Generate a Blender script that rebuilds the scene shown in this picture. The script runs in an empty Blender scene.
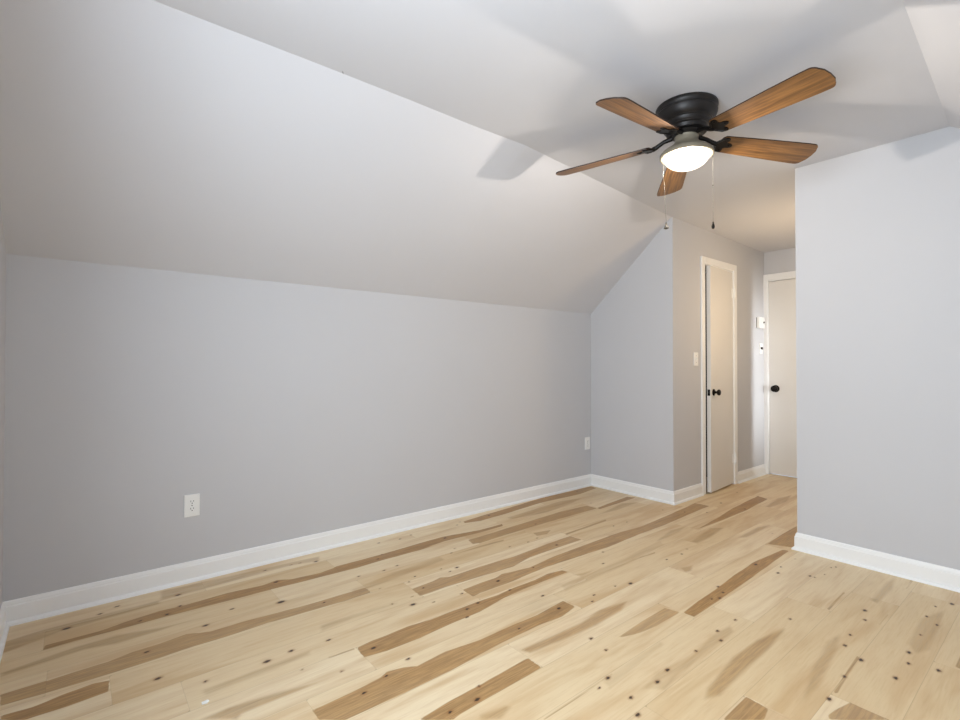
import bpy, bmesh, math, random
import numpy as np
from mathutils import Vector, Matrix

PI = math.pi
S = bpy.context.scene
COL = S.collection
random.seed(4)

# ------------------------------------------------------------------ camera
cam_d = bpy.data.cameras.new('camera')
cam = bpy.data.objects.new('camera', cam_d)
COL.objects.link(cam)
cam_d.sensor_width = 36.0
cam_d.lens = 494.5 * 36.0 / 960.0
cam_d.clip_start = 0.02
FWD = Vector((0.63108848, 0.77563384, 0.01093025)).normalized()
RGT = Vector((0.77567654, -0.63113045, 0.00051323)).normalized()
UPV = RGT.cross(FWD)
m3 = Matrix((RGT, UPV, -FWD)).transposed()
cam.matrix_world = Matrix.Translation((0, 0, 1.155)) @ m3.to_4x4()
S.camera = cam

# ------------------------------------------------------------------ world, lights, exposure
S.view_settings.view_transform = 'Standard'
S.view_settings.look = 'None'
S.view_settings.gamma = 1.0
S.view_settings.use_curve_mapping = False
S.view_settings.exposure = 0.04

w = bpy.data.worlds.new('daylight')
S.world = w
w.use_nodes = True
w.node_tree.nodes['Background'].inputs[0].default_value = (0.75, 0.85, 1.0, 1)
w.node_tree.nodes['Background'].inputs[1].default_value = 1.0


def light(name, kind, loc, energy, color, target=None, **kw):
    d = bpy.data.lights.new(name, kind)
    d.energy = energy
    d.color = color
    for k, v in kw.items():
        setattr(d, k, v)
    o = bpy.data.objects.new(name, d)
    COL.objects.link(o)
    o.location = loc
    if target is not None:
        o.rotation_euler = (Vector(target) - Vector(loc)).to_track_quat('-Z', 'Y').to_euler()
    return o


# daylight coming in at the window of the wall behind the camera
light('window_daylight', 'AREA', (-0.40, 0.55, 1.45), 90, (0.80, 0.905, 1.0), (4, 0.55, 1.45),
      shape='RECTANGLE', size=1.45, size_y=1.2)
# the bulb of the fan light
light('fan_bulb', 'POINT', (2.272, 1.214, 2.116), 40, (1.0, 0.94, 0.86), shadow_soft_size=0.014)
# warm hall lamp, unseen round the corner, set low to soften its ceiling glow
light('hall_lamp', 'POINT', (4.55, 1.29, 1.62), 12, (1.0, 0.74, 0.45), shadow_soft_size=0.10)
# daylight from the side doorway at the end of the hall
light('side_doorway_daylight', 'AREA', (5.51, 0.52, 1.10), 2.7, (0.92, 0.97, 1.0), (5.51, 2.2, 1.05),
      shape='RECTANGLE', size=0.08, size_y=1.5, spread=math.radians(40))

# ------------------------------------------------------------------ node helpers


def new_mat(name):
    m = bpy.data.materials.new(name)
    m.use_nodes = True
    nt = m.node_tree
    b = nt.nodes['Principled BSDF']
    return m, nt, b


def N(nt, kind, **kw):
    n = nt.nodes.new(kind)
    for k, v in kw.items():
        if k == 'inp':
            for kk, vv in v.items():
                n.inputs[kk].default_value = vv
        else:
            setattr(n, k, v)
    return n


def srgb(r, g, b):
    f = lambda c: (c / 255 / 12.92) if c / 255 <= 0.04045 else ((c / 255 + 0.055) / 1.055) ** 2.4
    return (f(r), f(g), f(b), 1)


def math_node(nt, op, a, b=None, c=None, clamp=False):
    n = nt.nodes.new('ShaderNodeMath')
    n.operation = op
    n.use_clamp = clamp
    for i, v in enumerate((a, b, c)):
        if v is None:
            continue
        if isinstance(v, (int, float)):
            n.inputs[i].default_value = v
        else:
            nt.links.new(v, n.inputs[i])
    return n.outputs[0]


def mix(nt, f, a, b, mode='MIX'):
    n = nt.nodes.new('ShaderNodeMix')
    n.data_type = 'RGBA'
    n.blend_type = mode
    n.clamp_factor = True
    for s, v in ((n.inputs[0], f), (n.inputs[6], a), (n.inputs[7], b)):
        if isinstance(v, (int, float)):
            s.default_value = v
        elif isinstance(v, tuple):
            s.default_value = v
        else:
            nt.links.new(v, s)
    return n.outputs[2]


def maprange(nt, v, a, b, c=0.0, d=1.0, smooth=True):
    n = nt.nodes.new('ShaderNodeMapRange')
    n.interpolation_type = 'SMOOTHSTEP' if smooth else 'LINEAR'
    nt.links.new(v, n.inputs[0])
    n.inputs[1].default_value = a
    n.inputs[2].default_value = b
    n.inputs[3].default_value = c
    n.inputs[4].default_value = d
    return n.outputs[0]


def plain(name, col, rough=0.5, metal=0.0, bump=0.0, bscale=200.0, vary=0.0):
    m, nt, b = new_mat(name)
    tc = N(nt, 'ShaderNodeTexCoord')
    no = N(nt, 'ShaderNodeTexNoise', inp={'Scale': bscale, 'Detail': 3.0})
    nt.links.new(tc.outputs['Object'], no.inputs['Vector'])
    lo = tuple(c * (1 - vary) for c in col[:3]) + (1,)
    c = mix(nt, no.outputs['Fac'], lo, col)
    nt.links.new(c, b.inputs['Base Color'])
    b.inputs['Roughness'].default_value = rough
    b.inputs['Metallic'].default_value = metal
    if bump:
        bn = N(nt, 'ShaderNodeBump', inp={'Strength': bump, 'Distance': 0.002})
        nt.links.new(no.outputs['Fac'], bn.inputs['Height'])
        nt.links.new(bn.outputs[0], b.inputs['Normal'])
    return m


def paint(name, col, rough=0.75):
    """rolled wall paint: faint roller stipple and very slight waviness of the plaster"""
    m, nt, b = new_mat(name)
    tc = N(nt, 'ShaderNodeTexCoord')
    big = N(nt, 'ShaderNodeTexNoise', inp={'Scale': 1.7, 'Detail': 2.0})
    fine = N(nt, 'ShaderNodeTexNoise', inp={'Scale': 160.0, 'Detail': 3.0})
    for n in (big, fine):
        nt.links.new(tc.outputs['Object'], n.inputs['Vector'])
    lo = tuple(c * 0.965 for c in col[:3]) + (1,)
    c = mix(nt, big.outputs['Fac'], lo, col)
    nt.links.new(c, b.inputs['Base Color'])
    b.inputs['Roughness'].default_value = rough
    b1 = N(nt, 'ShaderNodeBump', inp={'Strength': 0.25, 'Distance': 0.012})
    b2 = N(nt, 'ShaderNodeBump', inp={'Strength': 0.12, 'Distance': 0.001})
    nt.links.new(big.outputs['Fac'], b1.inputs['Height'])
    nt.links.new(fine.outputs['Fac'], b2.inputs['Height'])
    nt.links.new(b1.outputs[0], b2.inputs['Normal'])
    nt.links.new(b2.outputs[0], b.inputs['Normal'])
    return m


M = {}
M['wall'] = paint('grey_wall_paint', srgb(201, 201, 204))
M['ceiling'] = paint('white_ceiling_paint', srgb(212, 212, 216))
M['trim'] = plain('white_trim_paint', srgb(242, 242, 241), 0.38, vary=0.02, bscale=9)
M['door'] = plain('white_door_paint', srgb(228, 225, 220), 0.42, vary=0.03, bscale=6)
M['plastic'] = plain('white_plastic', srgb(240, 240, 238), 0.3, vary=0.01)
M['slot'] = plain('dark_slot', srgb(30, 28, 28), 0.6)
M['black'] = plain('oil_rubbed_black_metal', srgb(26, 22, 20), 0.38, 0.6, vary=0.3, bscale=60)
M['bronze'] = plain('dark_bronze_metal', srgb(46, 43, 42), 0.42, 0.55, vary=0.25, bscale=30)
M['pewter'] = plain('glow_lightened_fitter', srgb(146, 137, 119), 0.5, 0.25, vary=0.2, bscale=30)  # colour lightened to imitate the bowl's glow on the fitter
M['steel'] = plain('brushed_steel', srgb(116, 112, 105), 0.45, 0.8, vary=0.1)
M['dark'] = plain('closet_shade_black', srgb(12, 12, 12), 0.9)  # near-black colour stands in for the shade inside the closet


def wood_blade():
    m, nt, b = new_mat('walnut_blade_veneer')
    tc = N(nt, 'ShaderNodeTexCoord')
    mp = N(nt, 'ShaderNodeMapping')
    mp.inputs['Scale'].default_value = (3.0, 60.0, 20.0)
    nt.links.new(tc.outputs['Object'], mp.inputs[0])
    a = N(nt, 'ShaderNodeTexNoise', inp={'Scale': 1.0, 'Detail': 5.0, 'Roughness': 0.65, 'Distortion': 0.6})
    nt.links.new(mp.outputs[0], a.inputs['Vector'])
    mp2 = N(nt, 'ShaderNodeMapping')
    mp2.inputs['Scale'].default_value = (1.2, 14.0, 10.0)
    nt.links.new(tc.outputs['Object'], mp2.inputs[0])
    c2 = N(nt, 'ShaderNodeTexNoise', inp={'Scale': 1.0, 'Detail': 2.0, 'Distortion': 1.0})
    nt.links.new(mp2.outputs[0], c2.inputs['Vector'])
    f1 = maprange(nt, a.outputs['Fac'], 0.32, 0.68)
    base = mix(nt, f1, srgb(90, 59, 30), srgb(150, 106, 58))
    f2 = maprange(nt, c2.outputs['Fac'], 0.35, 0.7)
    col = mix(nt, math_node(nt, 'MULTIPLY', f2, 0.45), base, srgb(84, 56, 30))
    nt.links.new(col, b.inputs['Base Color'])
    b.inputs['Roughness'].default_value = 0.42
    return m


M['blade'] = wood_blade()
M['blade_edge'] = plain('dark_blade_edge', srgb(52, 32, 20), 0.5, vary=0.2)


def frosted():
    m, nt, b = new_mat('frosted_lit_glass')
    nt.nodes.remove(b)
    out = nt.nodes['Material Output']
    tr = N(nt, 'ShaderNodeBsdfTransparent', inp={'Color': (1, 0.97, 0.93, 1)})
    em = N(nt, 'ShaderNodeEmission', inp={'Color': (1, 0.93, 0.82, 1), 'Strength': 2.6})
    mx = N(nt, 'ShaderNodeMixShader', inp={0: 0.5})
    nt.links.new(tr.outputs[0], mx.inputs[1])
    nt.links.new(em.outputs[0], mx.inputs[2])
    nt.links.new(mx.outputs[0], out.inputs[0])
    return m


M['bowl'] = frosted()


def floor_mat():
    m, nt, b = new_mat('hickory_plank_floor')
    geo = N(nt, 'ShaderNodeNewGeometry')
    at = {}
    for k in ('heart', 'htone', 'soft', 'knot', 'tone', 'seam'):
        at[k] = N(nt, 'ShaderNodeAttribute', attribute_name=k).outputs['Fac']
    # shift the grain from plank to plank
    sh = N(nt, 'ShaderNodeCombineXYZ')
    nt.links.new(math_node(nt, 'MULTIPLY', at['tone'], 37.0), sh.inputs[0])
    nt.links.new(math_node(nt, 'MULTIPLY', at['tone'], 91.0), sh.inputs[2])
    add = N(nt, 'ShaderNodeVectorMath', operation='ADD')
    nt.links.new(geo.outputs['Position'], add.inputs[0])
    nt.links.new(sh.outputs[0], add.inputs[1])

    def grain(sx, sy, detail, dist, rough=0.6):
        mp = N(nt, 'ShaderNodeMapping')
        mp.inputs['Scale'].default_value = (sx, sy, 1)
        nt.links.new(add.outputs[0], mp.inputs[0])
        n = N(nt, 'ShaderNodeTexNoise', inp={'Scale': 1.0, 'Detail': detail, 'Distortion': dist, 'Roughness': rough})
        nt.links.new(mp.outputs[0], n.inputs['Vector'])
        return n.outputs['Fac']
    fine = grain(9, 150, 4, 0.4)
    mid = grain(2.2, 22, 3, 1.0)
    broad = grain(1.1, 7.5, 2, 0.8)
    # sapwood
    base = mix(nt, at['tone'], srgb(219, 193, 150), srgb(235, 216, 182))
    base = mix(nt, maprange(nt, broad, 0.43, 0.72, 0, 0.60), base, srgb(196, 158, 108))
    base = mix(nt, maprange(nt, mid, 0.42, 0.75, 0, 0.30), base, srgb(206, 170, 124))
    base = mix(nt, maprange(nt, fine, 0.45, 0.72, 0, 0.16), base, srgb(184, 146, 100))
    # heartwood streaks
    heart_c = mix(nt, maprange(nt, fine, 0.3, 0.7), srgb(148, 110, 63), srgb(188, 148, 95))
    heart_c = mix(nt, maprange(nt, mid, 0.45, 0.75, 0, 0.45), heart_c, srgb(134, 98, 58))
    wob = math_node(nt, 'MULTIPLY', math_node(nt, 'SUBTRACT', mid, 0.5), 0.012)
    hs = maprange(nt, math_node(nt, 'ADD', at['heart'], wob), -0.002, 0.003)
    hm = math_node(nt, 'MULTIPLY', hs, at['htone'])
    base = mix(nt, hm, base, heart_c)
    # soft streaks with feathered edge
    ss = maprange(nt, math_node(nt, 'ADD', at['soft'], math_node(nt, 'MULTIPLY', math_node(nt, 'SUBTRACT', mid, 0.5), 0.35)), 0.05, 0.80, 0, 0.70)
    base = mix(nt, ss, base, heart_c)
    # knots
    k1 = maprange(nt, at['knot'], 0.08, 0.75, 0, 0.75)
    base = mix(nt, k1, base, srgb(140, 88, 40))
    k2 = maprange(nt, math_node(nt, 'ADD', at['knot'], math_node(nt, 'MULTIPLY', math_node(nt, 'SUBTRACT', fine, 0.5), 0.3)), 0.50, 0.80, 0, 0.95)
    base = mix(nt, k2, base, srgb(38, 24, 14))
    # joints
    se = maprange(nt, at['seam'], 0.78, 1.0, 0, 0.30)
    base = mix(nt, se, base, srgb(110, 80, 50))
    nt.links.new(base, b.inputs['Base Color'])
    r = maprange(nt, fine, 0.2, 0.8, 0.36, 0.50)
    nt.links.new(r, b.inputs['Roughness'])
    bn = N(nt, 'ShaderNodeBump', inp={'Strength': 0.15, 'Distance': 0.001})
    nt.links.new(fine, bn.inputs['Height'])
    nt.links.new(bn.outputs[0], b.inputs['Normal'])
    return m


M['floor'] = floor_mat()

# ------------------------------------------------------------------ mesh helpers


def link(name, bm, mats, parent=None, smooth=False, loc=None, rot=None):
    me = bpy.data.meshes.new(name)
    bmesh.ops.recalc_face_normals(bm, faces=bm.faces)
    bm.to_mesh(me)
    bm.free()
    for m in (mats if isinstance(mats, (list, tuple)) else [mats]):
        me.materials.append(m)
    if smooth:
        for pl in me.polygons:
            pl.use_smooth = True
        if hasattr(me, 'set_sharp_from_angle'):
            me.set_sharp_from_angle(angle=math.radians(38))
    o = bpy.data.objects.new(name, me)
    COL.objects.link(o)
    if parent:
        o.parent = parent
    if loc is not None:
        o.location = loc
    if rot is not None:
        o.rotation_euler = rot
    return o


def box(bm, a, b, bevel=0.0, mat=0, M4=None):
    x0, x1 = sorted((a[0], b[0])); y0, y1 = sorted((a[1], b[1])); z0, z1 = sorted((a[2], b[2]))
    vs = [bm.verts.new(p) for p in ((x0, y0, z0), (x1, y0, z0), (x1, y1, z0), (x0, y1, z0),
                                    (x0, y0, z1), (x1, y0, z1), (x1, y1, z1), (x0, y1, z1))]
    fs = [bm.faces.new([vs[i] for i in f]) for f in
          ((0, 3, 2, 1), (4, 5, 6, 7), (0, 1, 5, 4), (1, 2, 6, 5), (2, 3, 7, 6), (3, 0, 4, 7))]
    for f in fs:
        f.material_index = mat
    geom = vs
    if bevel:
        es = list({e for f in fs for e in f.edges})
        r = bmesh.ops.bevel(bm, geom=es, offset=bevel, segments=2, affect='EDGES', profile=0.5)
        geom = list({v for f in r['faces'] for v in f.verts})
    if M4 is not None:
        bmesh.ops.transform(bm, matrix=M4, verts=[v for v in geom if v.is_valid])
    return geom


def quad(bm, pts, mat=0):
    f = bm.faces.new([bm.verts.new(p) for p in pts])
    f.material_index = mat
    return f


def lathe(bm, prof, seg=48, M4=Matrix(), cap0=False, cap1=False):
    """prof: (r, z) list, turned about z"""
    rings = []
    for r, z in prof:
        if r < 1e-6:
            rings.append([bm.verts.new(M4 @ Vector((0, 0, z)))])
        else:
            rings.append([bm.verts.new(M4 @ Vector((r * math.cos(2 * PI * i / seg), r * math.sin(2 * PI * i / seg), z)))
                          for i in range(seg)])
    for a, b in zip(rings, rings[1:]):
        for i in range(seg):
            j = (i + 1) % seg
            if len(a) == 1 and len(b) == 1:
                continue
            if len(a) == 1:
                bm.faces.new((a[0], b[i], b[j]))
            elif len(b) == 1:
                bm.faces.new((a[i], a[j], b[0]))
            else:
                bm.faces.new((a[i], a[j], b[j], b[i]))
    if cap0 and len(rings[0]) > 1:
        bm.faces.new(rings[0])
    if cap1 and len(rings[-1]) > 1:
        bm.faces.new(rings[-1])


def tube(bm, pts, r, seg=8):
    pts = [Vector(p) for p in pts]
    rings = []
    for i, p in enumerate(pts):
        d = (pts[min(i + 1, len(pts) - 1)] - pts[max(i - 1, 0)]).normalized()
        s = d.orthogonal().normalized() if abs(d.z) > 0.99 else d.cross(Vector((0, 0, 1))).normalized()
        t = d.cross(s)
        rr = r[i] if isinstance(r, (list, tuple)) else r
        rings.append([bm.verts.new(p + (s * math.cos(2 * PI * k / seg) + t * math.sin(2 * PI * k / seg)) * rr) for k in range(seg)])
    for a, b in zip(rings, rings[1:]):
        for k in range(seg):
            bm.faces.new((a[k], a[(k + 1) % seg], b[(k + 1) % seg], b[k]))
    bm.faces.new(rings[0]); bm.faces.new(rings[-1])


def prism(bm, outline, z0, z1, mat_side=0, mat_face=0, M4=Matrix()):
    lo = [bm.verts.new(M4 @ Vector((x, y, z0))) for x, y in outline]
    hi = [bm.verts.new(M4 @ Vector((x, y, z1))) for x, y in outline]
    f = bm.faces.new(lo); f.material_index = mat_face
    f = bm.faces.new(hi); f.material_index = mat_face
    n = len(lo)
    for i in range(n):
        f = bm.faces.new((lo[i], lo[(i + 1) % n], hi[(i + 1) % n], hi[i]))
        f.material_index = mat_side


def struct(o):
    o['kind'] = 'structure'
    return o


def thing(name, label, cat, loc=(0, 0, 0), rot=(0, 0, 0), group=None):
    o = bpy.data.objects.new(name, None)
    o.empty_display_size = 0.05
    COL.objects.link(o)
    o.location = loc
    o.rotation_euler = rot
    o['label'] = label
    o['category'] = cat
    if group:
        o['group'] = group
    return o


# ------------------------------------------------------------------ dimensions of the room (metres)
H = 2.401           # flat ceiling
K = 1.650           # knee wall
UB = -0.25          # wall behind the camera
VL = 3.040          # left knee wall
UC = 3.857          # closet front
VC = 2.186          # closet side wall / hall
UR = 3.5145         # right hand wall
VR = 1.160         # its end
UE = 5.708          # end of the hall
VK = -0.64          # right knee wall
TH = 0.12

# floor markings in floor coordinates: (strength, feathered, outline), then knots (u, v, size)
STREAKS = [
    (1, 0, [(-0.096, 2.721), (0.084, 2.719), (0.174, 2.743), (0.309, 2.762), (0.397, 2.752), (0.596, 2.765), (0.764, 2.746), (0.841, 2.763), (0.912, 2.721), (1.054, 2.705), (1.142, 2.721), (1.154, 2.735), (1.459, 2.733), (1.736, 2.750), (1.919, 2.753), (2.199, 2.702), (2.406, 2.702), (2.382, 2.664), (2.166, 2.661), (1.883, 2.678), (1.670, 2.646), (1.414, 2.649), (1.251, 2.641), (1.034, 2.654), (0.576, 2.672), (0.300, 2.685), (0.152, 2.684), (-0.000, 2.687), (-0.100, 2.684)]),
    (1, 0, [(2.218, 2.924), (2.398, 2.946), (2.617, 2.963), (3.192, 3.017), (3.508, 3.004), (3.801, 3.008), (3.806, 2.930), (3.510, 2.889), (3.020, 2.913), (2.586, 2.869), (2.326, 2.857), (2.211, 2.890)]),
    (.5, 1, [(2.518, 2.794), (2.863, 2.817), (3.197, 2.848), (3.418, 2.792), (3.235, 2.738), (2.868, 2.690), (2.549, 2.738)]),
    (.8, 0, [(2.012, 2.597), (2.113, 2.596), (2.614, 2.623), (2.964, 2.640), (3.261, 2.611), (3.266, 2.514), (2.976, 2.519), (2.594, 2.521), (2.238, 2.513), (2.039, 2.504), (1.992, 2.519)]),
    (1, 0, [(3.273, 2.520), (3.760, 2.570), (3.798, 2.504), (3.269, 2.487)]),
    (.6, 0, [(2.443, 2.423), (2.586, 2.388), (2.503, 2.348), (2.424, 2.366)]),
    (.7, 0, [(2.599, 2.271), (3.086, 2.293), (3.052, 2.268), (2.595, 2.249)]),
    (.6, 0, [(1.763, 2.455), (2.005, 2.463), (2.203, 2.454), (2.184, 2.433), (1.988, 2.443)]),
    (.8, 0, [(1.347, 2.213), (1.485, 2.223), (1.539, 2.236), (1.587, 2.210), (1.799, 2.211), (2.048, 2.200), (2.364, 2.217), (2.595, 2.223), (2.601, 2.127), (2.361, 2.129), (2.119, 2.127), (1.947, 2.091), (1.715, 2.107), (1.490, 2.119), (1.339, 2.120)]),
    (.85, 0, [(1.544, 2.039), (1.665, 2.046), (1.768, 2.042), (1.831, 2.057), (2.014, 2.022), (2.253, 2.048), (2.492, 2.052), (2.779, 2.057), (2.943, 2.052), (3.128, 2.031), (3.625, 2.060), (4.032, 2.092), (4.035, 1.975), (3.704, 1.963), (3.308, 1.942), (2.999, 1.947), (2.614, 1.935), (2.371, 1.952), (2.098, 1.968), (1.818, 1.953), (1.593, 1.956), (1.540, 1.947)]),
    (.95, 0, [(0.893, 1.895), (0.956, 1.903), (1.036, 1.904), (1.138, 1.909), (1.248, 1.893), (1.378, 1.894), (1.539, 1.890), (1.649, 1.882), (1.761, 1.892), (1.918, 1.888), (2.025, 1.900), (2.130, 1.883), (2.136, 1.844), (2.008, 1.847), (1.840, 1.847), (1.658, 1.840), (1.472, 1.808), (1.314, 1.806), (1.134, 1.795), (0.979, 1.798), (0.887, 1.816)]),
    (.5, 1, [(2.127, 1.800), (2.295, 1.767), (2.155, 1.761)]),
    (.9, 0, [(0.618, 1.650), (0.645, 1.649), (0.764, 1.651), (0.875, 1.660), (0.913, 1.677), (0.973, 1.662), (1.020, 1.636), (1.158, 1.646), (1.321, 1.623), (1.511, 1.624), (1.658, 1.618), (1.855, 1.634), (1.856, 1.559), (1.736, 1.535), (1.592, 1.548), (1.378, 1.548), (1.253, 1.540), (1.113, 1.529), (0.896, 1.529), (0.742, 1.534), (0.684, 1.536), (0.616, 1.592)]),
    (.75, 1, [(1.401, 1.464), (1.527, 1.456), (1.756, 1.447), (1.922, 1.464), (2.098, 1.436), (2.003, 1.398), (1.801, 1.388), (1.592, 1.403), (1.418, 1.424)]),
    (.95, 0, [(0.868, 1.386), (0.995, 1.396), (1.137, 1.396), (1.388, 1.404), (1.385, 1.327), (1.078, 1.324), (1.002, 1.320), (0.957, 1.314)]),
    (.65, 0, [(1.782, 1.269), (1.969, 1.280), (2.179, 1.281), (2.194, 1.213), (2.001, 1.215), (1.892, 1.230)]),
    (1, 0, [(2.200, 1.202), (2.369, 1.216), (2.553, 1.220), (2.785, 1.238), (3.069, 1.249), (3.283, 1.232), (3.438, 1.218), (3.446, 1.184), (2.463, 1.153), (2.207, 1.152)]),
    (.75, 1, [(1.686, 0.846), (1.757, 0.870), (2.025, 0.898), (2.226, 0.888), (2.423, 0.851), (2.372, 0.840), (2.205, 0.830), (1.947, 0.827), (1.755, 0.823)]),
    (.9, 0, [(1.640, 0.760), (1.816, 0.762), (1.812, 0.686), (1.743, 0.675)]),
    (.8, 0, [(1.933, 0.552), (1.979, 0.545), (2.063, 0.524), (2.062, 0.416), (1.908, 0.542)]),
    (.75, 0, [(2.076, 0.577), (2.088, 0.567), (2.411, 0.582), (2.413, 0.589)]),
    (.8, 0, [(2.620, 0.331), (2.725, 0.330), (2.814, 0.317), (2.613, 0.295)]),
    (.7, 0, [(2.767, 0.791), (3.039, 0.796), (3.032, 0.788), (2.763, 0.781)]),
    (.7, 0, [(3.334, 0.605), (3.492, 0.611), (3.484, 0.601), (3.335, 0.600)]),
    (.5, 0, [(2.784, 0.601), (2.932, 0.596), (2.924, 0.591), (2.778, 0.595)]),
    (.8, 0, [(1.181, 1.133), (1.565, 1.137), (1.572, 1.128), (1.190, 1.125)]),
    (.95, 0, [(3.406, 1.750), (3.784, 1.783), (4.130, 1.825), (4.681, 1.853), (4.640, 1.759), (4.160, 1.729), (3.752, 1.731)]),
    (.5, 1, [(2.944, 1.800), (3.235, 1.861), (3.411, 1.830), (3.250, 1.795), (2.982, 1.787)]),
    (.6, 1, [(3.123, 1.655), (3.496, 1.705), (3.590, 1.642), (3.303, 1.611), (3.138, 1.613)]),
    (.6, 1, [(3.434, 1.492), (3.779, 1.503), (3.899, 1.463), (3.743, 1.449), (3.496, 1.454)]),
    (.85, 0, [(3.470, 1.320), (3.761, 1.329), (4.026, 1.331), (3.542, 1.172)]),
    (.6, 1, [(2.674, 1.478), (2.772, 1.452), (2.687, 1.414), (2.638, 1.428)]),
    (.6, 0, [(2.321, 1.711), (2.640, 1.714), (2.782, 1.701), (2.763, 1.690), (2.622, 1.703)]),
    (.6, 1, [(-0.217, 2.585), (-0.126, 2.603), (0.000, 2.632), (0.139, 2.633), (0.254, 2.601), (0.290, 2.588), (0.469, 2.560), (0.351, 2.566), (0.286, 2.555), (0.135, 2.548), (0.025, 2.581), (-0.075, 2.567), (-0.169, 2.556), (-0.214, 2.548)]),
    (.8, 0, [(-0.202, 2.414), (-0.070, 2.413), (-0.008, 2.419), (0.100, 2.419), (0.182, 2.439), (0.274, 2.440), (0.336, 2.448), (0.373, 2.453), (0.454, 2.411), (0.586, 2.411), (0.730, 2.396), (0.930, 2.384), (1.168, 2.381), (1.168, 2.308), (1.025, 2.307), (0.902, 2.313), (0.670, 2.329), (0.502, 2.321), (0.376, 2.327), (0.261, 2.320), (0.124, 2.319), (0.052, 2.321), (-0.067, 2.324), (-0.196, 2.336)]),
    (.95, 0, [(-0.190, 2.270), (-0.109, 2.261), (-0.021, 2.280), (0.052, 2.288), (0.101, 2.274), (0.092, 2.197), (-0.019, 2.189), (-0.124, 2.193), (-0.188, 2.244)]),
    (.65, 1, [(0.318, 1.834), (0.399, 1.840), (0.478, 1.828), (0.573, 1.811), (0.638, 1.794), (0.684, 1.778), (0.576, 1.775), (0.433, 1.776), (0.411, 1.758)]),
    (.55, 1, [(1.040, 1.277), (1.136, 1.261), (1.149, 1.239), (1.081, 1.214), (1.025, 1.259)]),
    (.6, 0, [(0.775, 1.911), (0.885, 1.902), (0.883, 1.889), (0.774, 1.899)]),
    (.5, 1, [(0.335, 3.005), (0.608, 2.983), (1.032, 2.959), (1.147, 2.945), (1.118, 2.870), (0.957, 2.907), (0.589, 2.889), (0.322, 2.878)]),
    (.55, 1, [(-0.242, 2.864), (-0.102, 2.891), (0.323, 2.891), (0.318, 2.842), (0.160, 2.834), (-0.051, 2.818), (-0.231, 2.745)]),
    (.4, 1, [(0.845, 2.165), (1.001, 2.164), (1.223, 2.137), (1.211, 2.117), (0.981, 2.121), (0.820, 2.101)]),
    (.6, 1, [(4.372, 1.677), (4.747, 1.715), (4.954, 1.676), (4.667, 1.617), (4.379, 1.642)]),
    (.5, 1, [(3.037, 0.687), (3.336, 0.690), (3.515, 0.674), (3.264, 0.642), (3.017, 0.651)]),
    (.45, 1, [(2.688, 0.485), (2.999, 0.494), (3.189, 0.436), (2.931, 0.417), (2.700, 0.409), (2.601, 0.445)]),
    (.45, 1, [(1.915, 0.628), (2.206, 0.681), (2.458, 0.700), (2.579, 0.682), (2.404, 0.650), (2.059, 0.611)]),
    (.5, 1, [(3.120, 2.402), (3.555, 2.479), (3.673, 2.403), (3.359, 2.379)]),
    (.4, 1, [(1.095, 2.404), (1.420, 2.460), (1.712, 2.487), (1.700, 2.417), (1.373, 2.379), (1.095, 2.346)]),
    (.4, 1, [(0.346, 2.002), (0.548, 2.003), (0.740, 2.001), (0.733, 1.962), (0.542, 1.953), (0.353, 1.949)]),
    (.4, 1, [(1.561, 1.015), (1.696, 1.039), (1.904, 1.011), (2.152, 1.029), (2.261, 1.015), (2.219, 0.975), (1.902, 0.969), (1.630, 0.959)]),
    (.35, 1, [(1.977, 1.762), (2.507, 1.763), (2.999, 1.797), (2.940, 1.727), (2.408, 1.693), (1.936, 1.692)]),
    (.35, 1, [(1.496, 1.140), (1.909, 1.146), (1.891, 1.112), (1.691, 1.099), (1.478, 1.083)]),
]
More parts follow.
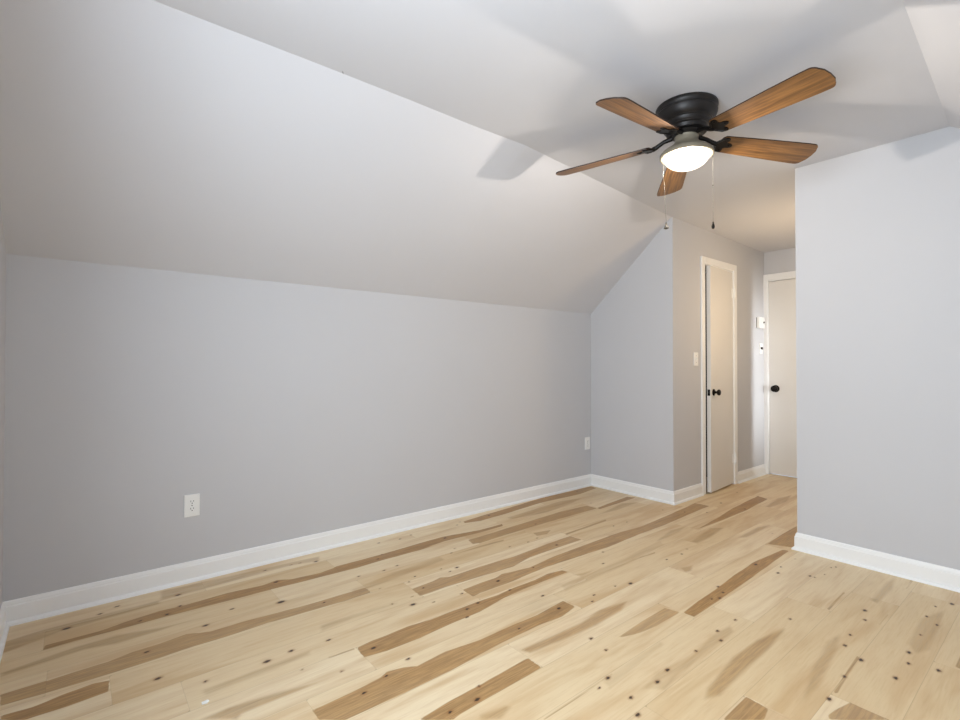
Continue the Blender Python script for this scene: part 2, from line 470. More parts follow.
KNOTS = [(-0.029, 2.837, 10), (0.089, 2.904, 6), (0.155, 2.943, 6), (0.227, 2.711, 5), (0.224, 2.402, 6), (0.238, 2.173, 8), (0.330, 2.703, 7), (0.389, 2.758, 6), (0.449, 2.481, 8), (0.778, 2.494, 12), (0.576, 2.569, 6), (0.678, 2.043, 7), (0.581, 2.030, 9), (0.371, 2.043, 5), (0.668, 1.890, 3), (0.400, 2.896, 8), (0.827, 2.933, 5), (0.966, 2.918, 4), (1.016, 2.915, 4), (1.097, 2.878, 7), (0.829, 2.740, 9), (1.527, 2.919, 5), (1.672, 2.897, 5), (1.769, 2.918, 4), (2.138, 2.891, 4), (2.196, 2.932, 4), (1.202, 2.529, 5), (1.347, 2.511, 5), (1.438, 2.524, 5), (1.398, 2.682, 6), (1.450, 2.730, 4), (1.854, 2.530, 4), (1.794, 2.482, 4), (1.440, 2.333, 4), (1.379, 2.294, 4), (1.305, 2.141, 3), (1.627, 2.265, 4), (1.607, 2.325, 3), (1.690, 2.285, 7), (1.265, 2.067, 9), (1.356, 2.025, 4), (1.517, 2.010, 5), (1.189, 2.135, 4), (1.223, 2.322, 3), (1.401, 2.185, 5), (1.915, 2.724, 8), (0.939, 2.357, 5), (0.827, 2.024, 6), (0.783, 1.788, 4), (1.017, 1.697, 6), (1.441, 1.867, 7), (1.395, 1.808, 6), (1.518, 1.881, 7), (0.792, 1.620, 6), (0.898, 1.656, 5), (0.946, 1.852, 8), (0.971, 1.351, 6), (1.080, 1.342, 8), (1.128, 1.392, 5), (1.784, 1.597, 8), (1.512, 1.586, 5), (1.693, 1.336, 6), (1.672, 1.244, 5), (1.501, 1.012, 6), (1.445, 0.948, 7), (1.963, 1.539, 5), (2.168, 1.026, 6), (2.105, 0.982, 6), (2.325, 1.019, 5), (1.949, 1.010, 5), (1.744, 1.016, 7), (1.650, 1.001, 7), (2.527, 0.866, 5), (2.579, 0.652, 5), (2.465, 0.642, 6), (2.889, 0.673, 8), (2.782, 0.648, 6), (3.042, 0.477, 5), (2.977, 0.433, 5), (3.200, 0.470, 4), (2.605, 0.464, 7), (2.508, 0.448, 6), (2.354, 0.458, 7), (2.539, 0.366, 7), (2.814, 0.461, 4), (2.218, 0.580, 6), (2.393, 0.571, 8), (2.028, 0.575, 7), (3.295, 0.425, 8), (2.464, 2.918, 7), (2.596, 2.549, 5), (2.399, 2.166, 7), (2.144, 2.335, 4), (2.294, 2.321, 4), (2.394, 2.336, 4), (1.756, 2.004, 8), (2.028, 2.011, 5), (1.818, 1.735, 6), (2.024, 1.578, 5), (2.192, 1.572, 4), (2.281, 1.539, 9), (2.532, 1.904, 5), (2.999, 2.163, 4), (3.153, 2.156, 3), (3.353, 2.643, 3), (2.386, 1.794, 5), (3.558, 2.964, 6), (1.733, 1.885, 6), (4.202, 1.955, 7), (3.722, 2.016, 5), (3.845, 1.898, 5), (3.638, 2.153, 4), (2.729, 1.592, 5), (2.880, 1.580, 5), (2.984, 1.602, 4), (3.062, 1.226, 9), (2.603, 1.228, 6), (2.556, 1.181, 6), (2.482, 1.164, 7), (2.443, 1.183, 5), (3.034, 1.098, 7), (3.137, 1.120, 4), (4.662, 2.024, 4), (4.177, 1.752, 7), (3.716, 1.378, 3), (3.352, 0.937, 3), (3.382, 0.921, 3), (3.214, 0.927, 3), (3.127, 0.972, 6), (3.126, 0.948, 4), (3.334, 1.111, 3), (1.529, 1.129, 7), (1.457, 1.114, 4), ]


# ------------------------------------------------------------------ floor
SEAMS = [0.015, 0.20, 0.39, 0.58, 0.77, 0.957, 1.142, 1.326, 1.527, 1.713, 1.90, 2.10, 2.305, 2.49, 2.678, 2.86, 3.055]
# one butt joint of each row (boards are 1.25 m long)
JOINTS = [0.5, 0.1, 0.81, 0.565, 0.25, 1.12, 0.945, 0.137, 0.622, 0.887, 0.297, 0.10, 1.168, 0.78, -0.10, 0.52]


def build_floor():
    du = 0.010
    nu = 612
    us = UB - 0.12 + np.arange(nu + 1) * du
    rows = []
    sub = 26
    for k in range(len(SEAMS) - 1):
        rows.append(np.linspace(SEAMS[k], SEAMS[k + 1], sub + 1)[:-1])
    vs = np.concatenate(rows + [np.array([SEAMS[-1]])])
    nv = len(vs) - 1
    U, V = np.meshgrid(us, vs, indexing='ij')
    P = np.stack([U, V, np.zeros_like(U)], -1).reshape(-1, 3)
    idx = np.arange((nu + 1) * (nv + 1)).reshape(nu + 1, nv + 1)
    F = np.stack([idx[:-1, :-1], idx[1:, :-1], idx[1:, 1:], idx[:-1, 1:]], -1).reshape(-1, 4)
    heart = np.full(U.shape, -0.03)
    htone = np.zeros(U.shape)
    soft = np.zeros(U.shape)
    knot = np.zeros(U.shape)
    seam = np.zeros(U.shape)

    def sdf(poly, uu, vv):
        d = np.full(uu.shape, 1e9)
        inside = np.zeros(uu.shape, bool)
        n = len(poly)
        for i in range(n):
            ax, ay = poly[i]
            bx, by = poly[(i + 1) % n]
            ex, ey = bx - ax, by - ay
            L = ex * ex + ey * ey + 1e-12
            t = np.clip(((uu - ax) * ex + (vv - ay) * ey) / L, 0, 1)
            d = np.minimum(d, np.hypot(uu - ax - t * ex, vv - ay - t * ey))
            c = ((ay > vv) != (by > vv)) & (uu < ex * (vv - ay) / (ey if abs(ey) > 1e-9 else 1e-9) + ax)
            inside ^= c
        return np.where(inside, d, -d)

    def window(u0, u1, v0, v1, pad):
        i0, i1 = np.searchsorted(us, [u0 - pad, u1 + pad])
        j0, j1 = np.searchsorted(vs, [v0 - pad, v1 + pad])
        return slice(i0, i1), slice(j0, j1)

    for tone, is_soft, poly in STREAKS:
        a = np.array(poly)
        w_ = window(a[:, 0].min(), a[:, 0].max(), a[:, 1].min(), a[:, 1].max(), 0.06)
        if U[w_].size == 0:
            continue
        s = sdf(poly, U[w_], V[w_])
        if is_soft:
            soft[w_] = np.maximum(soft[w_], tone * np.clip((s + 0.010) / 0.022, 0, 1))
        else:
            closer = s > heart[w_]
            htone[w_] = np.where(closer, tone, htone[w_])
            heart[w_] = np.maximum(heart[w_], s)
    for u, v, s in KNOTS:
        r = s * 0.0008 + 0.001
        w_ = window(u, u, v, v, 0.12)
        if U[w_].size == 0:
            continue
        d = np.hypot((U[w_] - u) / 1.7, V[w_] - v) / r
        knot[w_] = np.maximum(knot[w_], np.exp(-d ** 2 * 0.9) + 0.17 * np.exp(-d ** 2 * 0.07))
    # plank identity and joints
    rng = np.random.RandomState(11)
    tone_f = np.zeros((nu, nv))
    for k in range(len(SEAMS) - 1):
        j0 = k * sub
        seam[:, j0] = 1
        js = np.arange(-2, 7) * 1.25 + JOINTS[k]
        ids = np.searchsorted(js, us[:-1] + du / 2)
        tones = rng.rand(12)
        tone_f[:, j0:j0 + sub] = tones[ids][:, None]
        for j in js:
            i = int(round((j - us[0]) / du))
            if 0 < i < nu:
                seam[i, j0:j0 + sub + 1] = np.maximum(seam[i, j0:j0 + sub + 1], 0.93)
    me = bpy.data.meshes.new('floor')
    # the plain far side of the floor behind the right wall and beside the camera
    n0 = len(P)
    ext = np.array([(us[0], VK - 0.2, 0), (us[-1], VK - 0.2, 0)])
    P = np.concatenate([P, ext])
    me.vertices.add(len(P))
    me.vertices.foreach_set('co', P.ravel())
    strip = [n0, n0 + 1] + [int(idx[i, 0]) for i in range(nu, -1, -1)]
    nf = len(F)
    me.loops.add(nf * 4 + len(strip))
    me.loops.foreach_set('vertex_index', np.concatenate([F.ravel(), np.array(strip)]))
    me.polygons.add(nf + 1)
    me.polygons.foreach_set('loop_start', np.arange(nf + 1) * 4)
    me.update(calc_edges=True)
    for nm, arr in (('heart', heart), ('htone', htone), ('soft', soft), ('knot', knot), ('seam', seam)):
        a = me.attributes.new(nm, 'FLOAT', 'POINT')
        a.data.foreach_set('value', np.concatenate([arr.ravel(), np.array([arr.min()] * 2)]).astype(np.float32))
    a = me.attributes.new('tone', 'FLOAT', 'FACE')
    a.data.foreach_set('value', np.concatenate([tone_f.ravel(), [0.5]]).astype(np.float32))
    me.materials.append(M['floor'])
    o = bpy.data.objects.new('floor', me)
    COL.objects.link(o)
    struct(o)


build_floor()

# ------------------------------------------------------------------ walls


def wall_box(name, a, b, mat='wall'):
    bm = bmesh.new()
    box(bm, a, b)
    return struct(link(name, bm, M[mat]))


wall_box('wall_left', (UB - TH, VL, 0), (UE + TH, VL + TH, K + 0.06))
# wall behind the camera, with the window opening
WV0, WV1, WZ0, WZ1 = -0.10, 1.20, 0.85, 2.05
bm = bmesh.new()
box(bm, (UB - TH, VK - TH, 0), (UB, WV0, H))
box(bm, (UB - TH, WV1, 0), (UB, VL, H))
box(bm, (UB - TH, WV0, 0), (UB, WV1, WZ0))
box(bm, (UB - TH, WV0, WZ1), (UB, WV1, H))
struct(link('wall_back', bm, M['wall']))
bm = bmesh.new()
box(bm, (UB - 0.09, WV0, WZ0), (UB - 0.04, WV0 + 0.05, WZ1))
box(bm, (UB - 0.09, WV1 - 0.05, WZ0), (UB - 0.04, WV1, WZ1))
box(bm, (UB - 0.09, WV0 + 0.05, WZ0), (UB - 0.04, WV1 - 0.05, WZ0 + 0.05))
box(bm, (UB - 0.09, WV0 + 0.05, WZ1 - 0.05), (UB - 0.04, WV1 - 0.05, WZ1))
box(bm, (UB - 0.085, WV0 + 0.05, 1.43), (UB - 0.045, WV1 - 0.05, 1.47))
struct(link('window_1', bm, M['trim']))
# closet: front and the side with its doorway
D1A, D1B, D1Z = 4.385, 4.962, 2.078
bm = bmesh.new()
box(bm, (UC, VC + 0.10, 0), (UC + 0.10, VL, H))
box(bm, (UC, VC, 0), (D1A, VC + 0.10, H))
box(bm, (D1B, VC, 0), (UE, VC + 0.10, H))
box(bm, (D1A, VC, D1Z), (D1B, VC + 0.10, H))
struct(link('wall_closet', bm, M['wall']))
# right hand wall: one corner post of wall, hall side behind it
bm = bmesh.new()
box(bm, (UR, VK - TH, 0), (UR + TH, VR, H))
struct(link('wall_right', bm, M['wall']))
bm = bmesh.new()
box(bm, (UR + TH, VR - TH, 0), (5.47, VR, H))
box(bm, (5.47, VR - TH, 2.03), (UE, VR, H))
box(bm, (5.28, 0.45, 0), (5.47, VR - TH, H))
struct(link('wall_hall', bm, M['wall']))
wall_box('wall_alcove', (5.28, 0.33, 0), (UE + TH, 0.45, H))
wall_box('wall_knee', (UB - TH, VK - TH, 0), (UR, VK, K + 0.06))
# end of the hall with the second doorway
D2A, D2B, D2Z = 2.147, 1.335, 2.066
bm = bmesh.new()
box(bm, (UE, D2A, 0), (UE + TH, VC + 0.10, H))
box(bm, (UE, 0.45, 0), (UE + TH, D2B, H))
box(bm, (UE, D2B, D2Z), (UE + TH, D2A, H))
struct(link('wall_end', bm, M['wall']))
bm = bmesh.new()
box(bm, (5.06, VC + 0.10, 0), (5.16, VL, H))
struct(link('wall_closet_back', bm, M['dark']))  # closet shade painted into this wall's colour
# backing rooms so that no outside light leaks round the doors
bm = bmesh.new()
box(bm, (UE + TH + 0.25, 0.9, 0), (UE + TH + 0.3, 2.5, H))
struct(link('wall_beyond', bm, M['wall']))

# ------------------------------------------------------------------ ceiling: flat strip between two slopes
bm = bmesh.new()
US = [UB - TH, 0.2, 0.7, 1.2, 1.55, 1.96, 2.3, 2.7, 3.1, 3.5, UC, 4.6, UE + TH]


def vcl(u):
    if u < 1.96:
        return 2.0 + 0.006 * math.sin(u * 5)
    return 2.0 + 0.195 * min(1.0, (u - 1.96) / (UC - 1.96))


def vcr(u):
    return 0.30 + 0.0408 * u


NS = 8
cols = []
for u in US:
    HH = H - 0.034 * max(0.0, (u - UC) / (UE - UC))
    a, c = vcl(u), vcr(u)
    col_ = []
    for i in range(NS + 1):
        t = i / NS
        col_.append((u, VL + 0.02 + (a - VL - 0.02) * t, K - 0.014 + (HH - K + 0.014) * t))
    for i in range(1, 5):
        col_.append((u, a + (c - a) * i / 4, HH))
    for i in range(1, NS + 1):
        t = i / NS
        col_.append((u, c + (VK - 0.02 - c) * t, HH + (K - HH - 0.014) * t))
    cols.append([bm.verts.new(p) for p in col_])
for A, B in zip(cols, cols[1:]):
    for i in range(len(A) - 1):
        bm.faces.new((A[i], A[i + 1], B[i + 1], B[i]))
top = bmesh.ops.extrude_face_region(bm, geom=bm.faces[:])
bmesh.ops.translate(bm, vec=(0, 0, 0.12), verts=[g for g in top['geom'] if isinstance(g, bmesh.types.BMVert)])
struct(link('ceiling', bm, M['ceiling']))

# ------------------------------------------------------------------ baseboards (profile: offset from wall, height)
PROF = [(0, 0), (0.026, 0), (0.0255, 0.006), (0.023, 0.012), (0.018, 0.016), (0.013, 0.018), (0.013, 0.078),
        (0.0125, 0.083), (0.009, 0.087), (0.009, 0.092), (0.006, 0.103), (0.002, 0.107), (0, 0.107)]


def baseboards(names, pts, side):
    """one board per straight run, mitred where runs meet; side=+1: the room lies left of the path"""
    n = len(pts)
    P = [Vector(p) for p in pts]
    dirs = [(P[i + 1] - P[i]).normalized() for i in range(n - 1)]
    nor = [Vector((-d.y, d.x)) * side for d in dirs]
    mit = []
    for i in range(n):
        if i == 0:
            mit.append(nor[0])
        elif i == n - 1:
            mit.append(nor[-1])
        else:
            s = nor[i - 1] + nor[i]
            mit.append(s / s.dot(nor[i]))
    for i, nm in enumerate(names):
        if nm is None:
            continue
        bm = bmesh.new()
        ends = []
        for k in (i, i + 1):
            ends.append([bm.verts.new((P[k].x + mit[k].x * o, P[k].y + mit[k].y * o, z)) for o, z in PROF])
        m_ = len(PROF)
        for j in range(m_):
            bm.faces.new((ends[0][j], ends[0][(j + 1) % m_], ends[1][(j + 1) % m_], ends[1][j]))
        bm.faces.new(ends[0]); bm.faces.new(ends[1])
        struct(link(nm, bm, M['trim'], smooth=False))


baseboards(['baseboard_back', 'baseboard_left', 'baseboard_closet', 'baseboard_hall'],
           [(UB, -0.60), (UB, VL), (UC, VL), (UC, VC), (4.325, VC)], -1)
baseboards(['baseboard_hall', 'baseboard_end'], [(5.022, VC), (UE, VC), (UE, 2.185)], -1)
baseboards(['baseboard_right', 'baseboard_corner'], [(UR, -0.6), (UR, VR), (5.46, VR)], 1)

# ------------------------------------------------------------------ doors
CAS = 0.060


def casing(name, axis, a, b, ztop, face, outdir):
    """flat casing with a rounded inner edge round an opening; axis 0: runs along u, axis 1: along v"""
    bm = bmesh.new()

    def bx(p0, p1, z0, z1, d0, d1, bev=0.003):
        f0, f1 = face + outdir * d0, face + outdir * d1
        if axis == 0:
            box(bm, (p0, f0, z0), (p1, f1, z1), bev)
        else:
            box(bm, (f0, p0, z0), (f1, p1, z1), bev)
    lo, hi = min(a, b), max(a, b)
    bx(lo - CAS, lo, 0, ztop + CAS, 0, 0.016)
    bx(hi, hi + CAS, 0, ztop + CAS, 0, 0.016)
    bx(lo, hi, ztop, ztop + CAS, 0, 0.016)
    # jamb lining
    bx(lo - 0.001, lo + 0.003, 0, ztop, -0.10, 0.004, 0.001)
    bx(hi - 0.003, hi + 0.001, 0, ztop, -0.10, 0.004, 0.001)
    bx(lo + 0.003, hi - 0.003, ztop - 0.014, ztop, -0.10, 0.004, 0.001)
    # stop
    bx(lo + 0.003, lo + 0.014, 0, ztop - 0.014, -0.075, -0.04, 0.001)
    bx(hi - 0.014, hi - 0.003, 0, ztop - 0.014, -0.075, -0.04, 0.001)
    return struct(link(name, bm, M['trim']))


casing('trim_1', 0, D1A, D1B, D1Z, VC, -1)
casing('trim_2', 1, D2A, D2B, D2Z, UE, -1)


def knob(parent, x, z, y0, sgn):
    """turned knob on a round rose, axis along local y"""
    bm = bmesh.new()
    R = Matrix.Translation((x, y0, z)) @ Matrix.Rotation(PI / 2 * (1 if sgn < 0 else -1), 4, 'X')
    lathe(bm, [(0, 0.0), (0.031, 0.0), (0.032, 0.003), (0.028, 0.007), (0.017, 0.010), (0.012, 0.014), (0.011, 0.026),
               (0.014, 0.031), (0.023, 0.036), (0.0275, 0.044), (0.0275, 0.051), (0.022, 0.058), (0.010, 0.061), (0, 0.0615)], 32, R)
    return link('door_handle', bm, M['black'], parent, smooth=True)


# closet door, standing ajar: origin on the hinge line, leaf along local -x
d1 = bpy.data.objects.new('door_1', None)
COL.objects.link(d1)
struct(d1)
d1.location = (D1B - 0.004, VC - 0.004, 0)
d1.rotation_euler = (0, 0, math.radians(4.4))
LW = 0.543
bm = bmesh.new()
box(bm, (-LW, 0.0, 0.014), (-0.002, 0.035, 2.058), 0.0015)
link('door_leaf', bm, M['door'], d1)
knob(d1, -LW + 0.062, 0.912, 0.0, -1)
bm = bmesh.new()
box(bm, (-LW - 0.0015, 0.006, 0.882), (-LW + 0.002, 0.029, 0.939), 0.001)
box(bm, (-LW - 0.010, 0.012, 0.901), (-LW, 0.023, 0.919), 0.002)
link('latch_plate', bm, M['black'], d1)
for z in (0.255, 1.86):
    bm = bmesh.new()
    lathe(bm, [(0, -0.050), (0.005, -0.049), (0.0075, -0.045), (0.0075, -0.016), (0.0068, -0.015), (0.0075, -0.014), (0.0075, 0.014),
               (0.0068, 0.015), (0.0075, 0.016), (0.0075, 0.045), (0.005, 0.049), (0, 0.050)], 14, Matrix.Translation((0.001, -0.019, z)))
    box(bm, (-0.034, -0.003, z - 0.044), (-0.004, 0.0005, z + 0.044), 0.001)
    box(bm, (-0.006, -0.020, z - 0.044), (-0.003, 0.0, z + 0.044))
    box(bm, (0.001, -0.0205, z - 0.044), (0.026, -0.0165, z + 0.044), 0.001)
    link('hinge', bm, M['plastic'], d1)

# door at the end of the hall, closed
d2 = bpy.data.objects.new('door_2', None)
COL.objects.link(d2)
struct(d2)
d2.location = (UE + 0.004, D2A - 0.005, 0)
d2.rotation_euler = (0, 0, -PI / 2)
bm = bmesh.new()
box(bm, (0.0, 0.0, 0.012), (D2A - D2B - 0.010, 0.035, 2.048), 0.0015)
link('door_leaf', bm, M['door'], d2)
kn = knob(d2, 0, 0, 0.0, -1)
kn.scale = (1.18, 1.0, 1.18)
kn.location = (0.064, 0, 0.912)

# ------------------------------------------------------------------ ceiling fan
FC = Vector((2.272, 1.214))
fan = thing('ceiling_fan', 'dark bronze flush-mount ceiling fan with five brown wood blades and lit glass bowl', 'ceiling fan',
            (FC.x, FC.y, H))


def rz(z):
    return z - H


bm = bmesh.new()
lathe(bm, [(0, 0.0), (0.139, 0.0), (0.141, -0.004), (0.141, -0.012), (0.137, -0.017), (0.136, -0.030), (0.139, -0.034),
           (0.138, -0.042), (0.131, -0.060), (0.122, -0.072), (0.117, -0.076), (0.117, -0.080), (0.112, -0.083),
           (0.108, -0.096), (0.104, -0.100), (0.104, -0.106), (0.097, -0.110), (0.092, -0.124), (0.0, -0.126)], 64)
link('motor_housing', bm, M['bronze'], fan, smooth=True)
bm = bmesh.new()
lathe(bm, [(0, -0.124), (0.074, -0.125), (0.076, -0.131), (0.068, -0.139), (0.058, -0.143), (0, -0.144)], 48)
link('blade_hub', bm, M['bronze'], fan, smooth=True)
bm = bmesh.new()
lathe(bm, [(0, -0.141), (0.056, -0.141), (0.053, -0.150), (0.053, -0.162), (0.058, -0.174), (0.070, -0.186), (0.090, -0.199),
           (0.108, -0.211), (0.117, -0.219), (0.122, -0.226), (0.122, -0.237), (0.117, -0.240), (0.106, -0.239),
           (0.100, -0.225), (0.0, -0.215)], 64)
link('light_fitter', bm, M['pewter'], fan, smooth=True)['label'] = 'pewter-brown flared fitter, lightened for the bowl glow'
bm = bmesh.new()
prof = [(0.104, -0.234)]
for i in range(1, 15):
    a = PI / 2 * i / 14
    prof.append((0.104 * math.cos(a) if i < 14 else 0, -0.236 - 0.064 * math.sin(a)))
lathe(bm, prof, 64)
link('light_bowl', bm, M['bowl'], fan, smooth=True)['label'] = 'frosted glass bowl glowing white'

# blades: outline in local coordinates, x along the blade
R0, R1 = 0.165, 0.664


def blade_outline():
    w0, w1, rc = 0.054, 0.073, 0.028
    pts = []
    # root (gently rounded)
    for t in (-1, -0.6, 0, 0.6, 1):
        pts.append((R0 + 0.012 * t * t, -w0 * t))
    # side towards tip (y negative first)
    pts = [(R0 + 0.014, w0), (R0 + 0.002, w0 * 0.75), (R0 - 0.002, 0), (R0 + 0.002, -w0 * 0.75), (R0 + 0.014, -w0)]
    for t in (0.3, 0.6, 0.85):
        pts.append((R0 + (R1 - R0) * t, -(w0 + (w1 - w0) * min(1, t / 0.8))))
    cx = R1 - 0.012 - rc
    for i in range(6):
        a = -PI / 2 + PI / 2 * 0.86 * i / 5
        pts.append((cx + rc * math.cos(a), -w1 + rc + rc * math.sin(a)))
    for t in (-0.5, 0, 0.5):
        pts.append((R1 - 0.010 * (t * t) * 1.2, w1 * t * 0.9))
    for i in range(6):
        a = PI / 2 * 0.14 + PI / 2 * 0.86 * i / 5
        pts.append((cx + rc * math.cos(a), w1 - rc + rc * math.sin(a)))
    for t in (0.85, 0.6, 0.3):
        pts.append((R0 + (R1 - R0) * t, (w0 + (w1 - w0) * min(1, t / 0.8))))
    return pts


def iron_outline():
    # ornamental blade holder: narrow neck spreading to three lobes
    half = [(0.150, 0.010), (0.160, 0.013), (0.168, 0.026), (0.174, 0.042), (0.182, 0.050), (0.194, 0.050), (0.203, 0.043),
            (0.203, 0.032), (0.198, 0.022), (0.205, 0.015), (0.219, 0.014), (0.231, 0.009), (0.236, 0.0)]
    return half + [(x, -y) for x, y in reversed(half[:-1])]


bm = bmesh.new()
prism(bm, blade_outline(), 0.0, 0.006, mat_side=1, mat_face=0)
blade0 = link('blade', bm, [M['blade'], M['blade_edge']], fan)
bm = bmesh.new()
prism(bm, iron_outline(), -0.0042, -0.0004)
# raised rim ribs and screws
for y in (-0.036, 0.036):
    lathe(bm, [(0, -0.003), (0.006, -0.002), (0.006, 0), (0, 0)], 12, Matrix.Translation((0.190, y, -0.0042)))
lathe(bm, [(0, -0.003), (0.006, -0.002), (0.006, 0), (0, 0)], 12, Matrix.Translation((0.218, 0, -0.0042)))
tube(bm, [(0.158, 0, -0.003), (0.140, 0, 0.002), (0.122, 0, 0.010), (0.104, 0, 0.018), (0.062, 0, 0.024)],
     [0.012, 0.011, 0.010, 0.010, 0.012], 10)
tube(bm, [(0.196, 0.047, -0.003), (0.172, 0.040, -0.003), (0.150, 0.008, -0.002)], [0.004, 0.005, 0.006], 8)
tube(bm, [(0.196, -0.047, -0.003), (0.172, -0.040, -0.003), (0.150, -0.008, -0.002)], [0.004, 0.005, 0.006], 8)
iron0 = link('blade_iron', bm, M['black'], blade0, smooth=True)
PHI = 254.96
TILT = -13.4
for b in range(5):
    if b:
        bl = blade0.copy(); COL.objects.link(bl); bl.parent = fan
        ir = iron0.copy(); COL.objects.link(ir); ir.parent = bl
    else:
        bl = blade0
    a = math.radians(PHI - 72 * b + (-0.4, -1, -1, -2, 1.0)[b])
    R = Matrix.Rotation(a, 4, 'Z') @ Matrix.Rotation(math.radians(TILT), 4, 'X')
    R = Matrix.Rotation(a, 4, 'Z') @ Matrix.Rotation(math.radians(3.4), 4, 'Y') @ Matrix.Rotation(math.radians(TILT), 4, 'X')
    bl.matrix_local = Matrix.Translation((0, 0, rz(2.243))) @ R

# pull chains
for (dx, top, bot, nm, mt, lb) in ((-0.116, 2.165, 1.815, 'pull_chain', 'steel', None), (0.127, 2.168, 1.815, 'pull_chain', 'steel', None)):
    off = Vector((RGT.x, RGT.y)).normalized() * dx
    sway = Vector((RGT.x, RGT.y)).normalized() * (0.017 if dx < 0 else 0.0)
    end = off + sway
    bm = bmesh.new()
    tube(bm, [(off.x * 0.97, off.y * 0.97, rz(top) + 0.004), (off.x, off.y, rz(top)), (end.x, end.y, rz(bot + 0.028))], 0.0008, 6)
    n = 58
    for i in range(n):
        z = top + (bot + 0.035 - top) * i / n
        q = off + sway * (i / n)
        lathe(bm, [(0, -0.0022), (0.0016, 0), (0, 0.0022)], 6, Matrix.Translation((q.x, q.y, rz(z))))
    q = off + sway * 0.45
    lathe(bm, [(0, -0.005), (0.0038, 0), (0, 0.005)], 10, Matrix.Translation((q.x, q.y, rz(top + (bot + 0.035 - top) * 0.45))))
    ch = link(nm, bm, M['steel'], fan, smooth=True)
    bm = bmesh.new()
    if dx < 0:
        lathe(bm, [(0, 0.030), (0.003, 0.029), (0.004, 0.022), (0.007, 0.012), (0.0115, 0.004), (0.012, 0.0), (0.006, -0.003), (0, -0.0035)], 20,
              Matrix.Translation((end.x, end.y, rz(bot))))
        f = link('pull_fob', bm, M['steel'], ch, smooth=True)
        f['label'] = 'grey bell-shaped fob'
    else:
        lathe(bm, [(0, 0.034), (0.003, 0.033), (0.0035, 0.024), (0.006, 0.017), (0.0075, 0.009), (0.006, 0.001), (0, -0.003)], 20,
              Matrix.Translation((end.x, end.y, rz(bot))))
        f = link('pull_fob', bm, M['black'], ch, smooth=True)
        f['label'] = 'small black teardrop fob'

# ------------------------------------------------------------------ electrical fittings


def plate(bm, wd, ht, d=0.006):
    # local: x across, z up, front towards -y
    box(bm, (-wd / 2, -d, -ht / 2), (wd / 2, 0, ht / 2), 0.002)


def outlet(name, label, loc, rotz):
    t = thing(name, label, 'outlet', loc, (0, 0, rotz), 'duplex outlets on the left wall')
    bm = bmesh.new(); plate(bm, 0.073, 0.118)
    link('cover_plate', bm, M['plastic'], t)
    for s in (-1, 1):
        bm = bmesh.new()
        cz = s * 0.0195
        out = []
        for i in range(24):
            a = 2 * PI * i / 24
            out.append((0.0172 * math.cos(a), max(-0.0135, min(0.0135, 0.0172 * math.sin(a)))))
        prism(bm, out, 0.0, 0.0085, M4=Matrix.Translation((0, 0, cz)) @ Matrix.Rotation(PI / 2, 4, 'X'))
        r = link('receptacle', bm, M['plastic'], t)
        bm = bmesh.new()
        box(bm, (-0.0078, -0.0090, cz - 0.000), (-0.0054, -0.0080, cz + 0.0085))
        box(bm, (0.0054, -0.0090, cz + 0.001), (0.0078, -0.0080, cz + 0.0080))
        lathe(bm, [(0, 0), (0.0028, 0), (0.0028, 0.001), (0, 0.001)], 12,
              Matrix.Translation((0, -0.0080, cz - 0.0068)) @ Matrix.Rotation(PI / 2, 4, 'X'))
        link('slots', bm, M['slot'], r)['label'] = 'dark plug slots'
    bm = bmesh.new()
    lathe(bm, [(0, 0), (0.003, 0), (0.0025, 0.0012), (0, 0.0016)], 12, Matrix.Translation((0, -0.006, 0)) @ Matrix.Rotation(PI / 2, 4, 'X'))
    link('screw', bm, M['steel'], t)
    return t


outlet('wall_outlet', 'white duplex wall outlet low on the long grey wall, near the camera', (0.481, VL, 0.404), 0)
outlet('wall_outlet', 'white duplex wall outlet low on the grey wall beside the far inside corner', (3.800, VL, 0.408), 0)

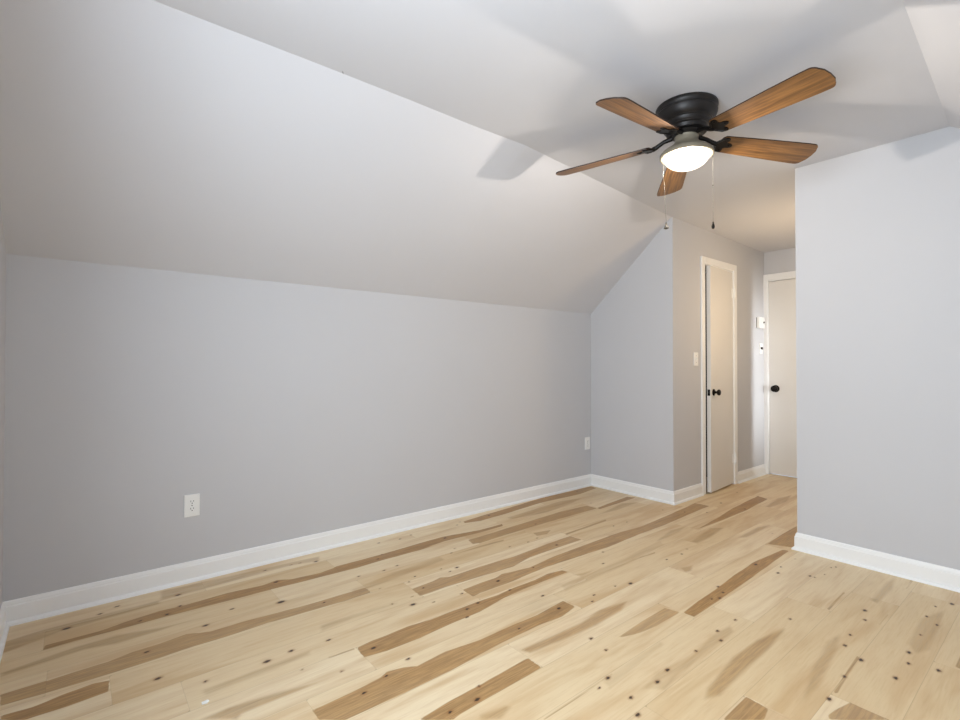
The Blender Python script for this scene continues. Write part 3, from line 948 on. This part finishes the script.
t = thing('light_switch', 'white toggle light switch on the closet side wall left of the ajar door', 'light switch',
          (4.235, VC, 1.212), (0, 0, 0))
bm = bmesh.new(); plate(bm, 0.073, 0.118)
link('cover_plate', bm, M['plastic'], t)
bm = bmesh.new()
box(bm, (-0.005, -0.010, -0.012), (0.005, -0.005, 0.012), 0.001)
box(bm, (-0.004, -0.020, 0.001), (0.004, -0.006, 0.010), 0.0015)
link('toggle', bm, M['plastic'], t)
for z in (-0.030, 0.030):
    bm = bmesh.new()
    lathe(bm, [(0, 0), (0.003, 0), (0.0025, 0.0012), (0, 0.0016)], 12, Matrix.Translation((0, -0.006, z)) @ Matrix.Rotation(PI / 2, 4, 'X'))
    link('screw', bm, M['steel'], t)

t = thing('thermostat', 'small white box thermostat high on the hall wall beside the end door', 'thermostat',
          (5.573, VC, 1.605), (0, 0, 0))
bm = bmesh.new(); box(bm, (-0.070, -0.032, -0.058), (0.070, -0.006, 0.058), 0.003)
link('housing', bm, M['plastic'], t)
bm = bmesh.new(); box(bm, (-0.066, -0.007, -0.054), (0.066, 0, 0.054))
link('mounting_base', bm, M['steel'], t)
bm = bmesh.new()
lathe(bm, [(0, 0), (0.010, 0), (0.009, 0.007), (0, 0.008)], 20, Matrix.Translation((0.040, -0.032, 0.004)) @ Matrix.Rotation(PI / 2, 4, 'X'))
link('dial', bm, M['bronze'], t, smooth=True)['label'] = 'small dark dial'

t = thing('light_switch', 'white switch plate with dark toggle on the hall wall, under the thermostat', 'light switch',
          (5.610, VC, 1.335), (0, 0, 0))
bm = bmesh.new(); plate(bm, 0.073, 0.112)
link('cover_plate', bm, M['plastic'], t)
bm = bmesh.new()
box(bm, (-0.006, -0.018, -0.010), (0.010, -0.005, 0.014), 0.002)
link('toggle', bm, M['slot'], t)['label'] = 'dark toggle'

# ------------------------------------------------------------------ small things
bm = bmesh.new()
tube(bm, [(0, 0, 0.01), (0, 0, -0.008), (0.002, 0, -0.014), (0.007, 0, -0.017), (0.012, 0, -0.014)], 0.0022, 8)
o = link('screw_hook', bm, M['black'], smooth=True, loc=(0.862, 1.983, H))
o.scale = (0.45, 0.45, 0.45)
o['label'] = 'tiny dark screw hook in the ceiling at the slope crease'
o['category'] = 'hook'
bm = bmesh.new()
prism(bm, [(-0.011, -0.006), (0.004, -0.009), (0.012, -0.001), (0.008, 0.007), (-0.004, 0.004), (-0.010, 0.006)], 0.0, 0.004)
o = link('paint_chip', bm, M['plastic'], loc=(0.347, 1.915, 0.001))
o['label'] = 'tiny white paint chip lying on the plank floor'
o['category'] = 'chip'
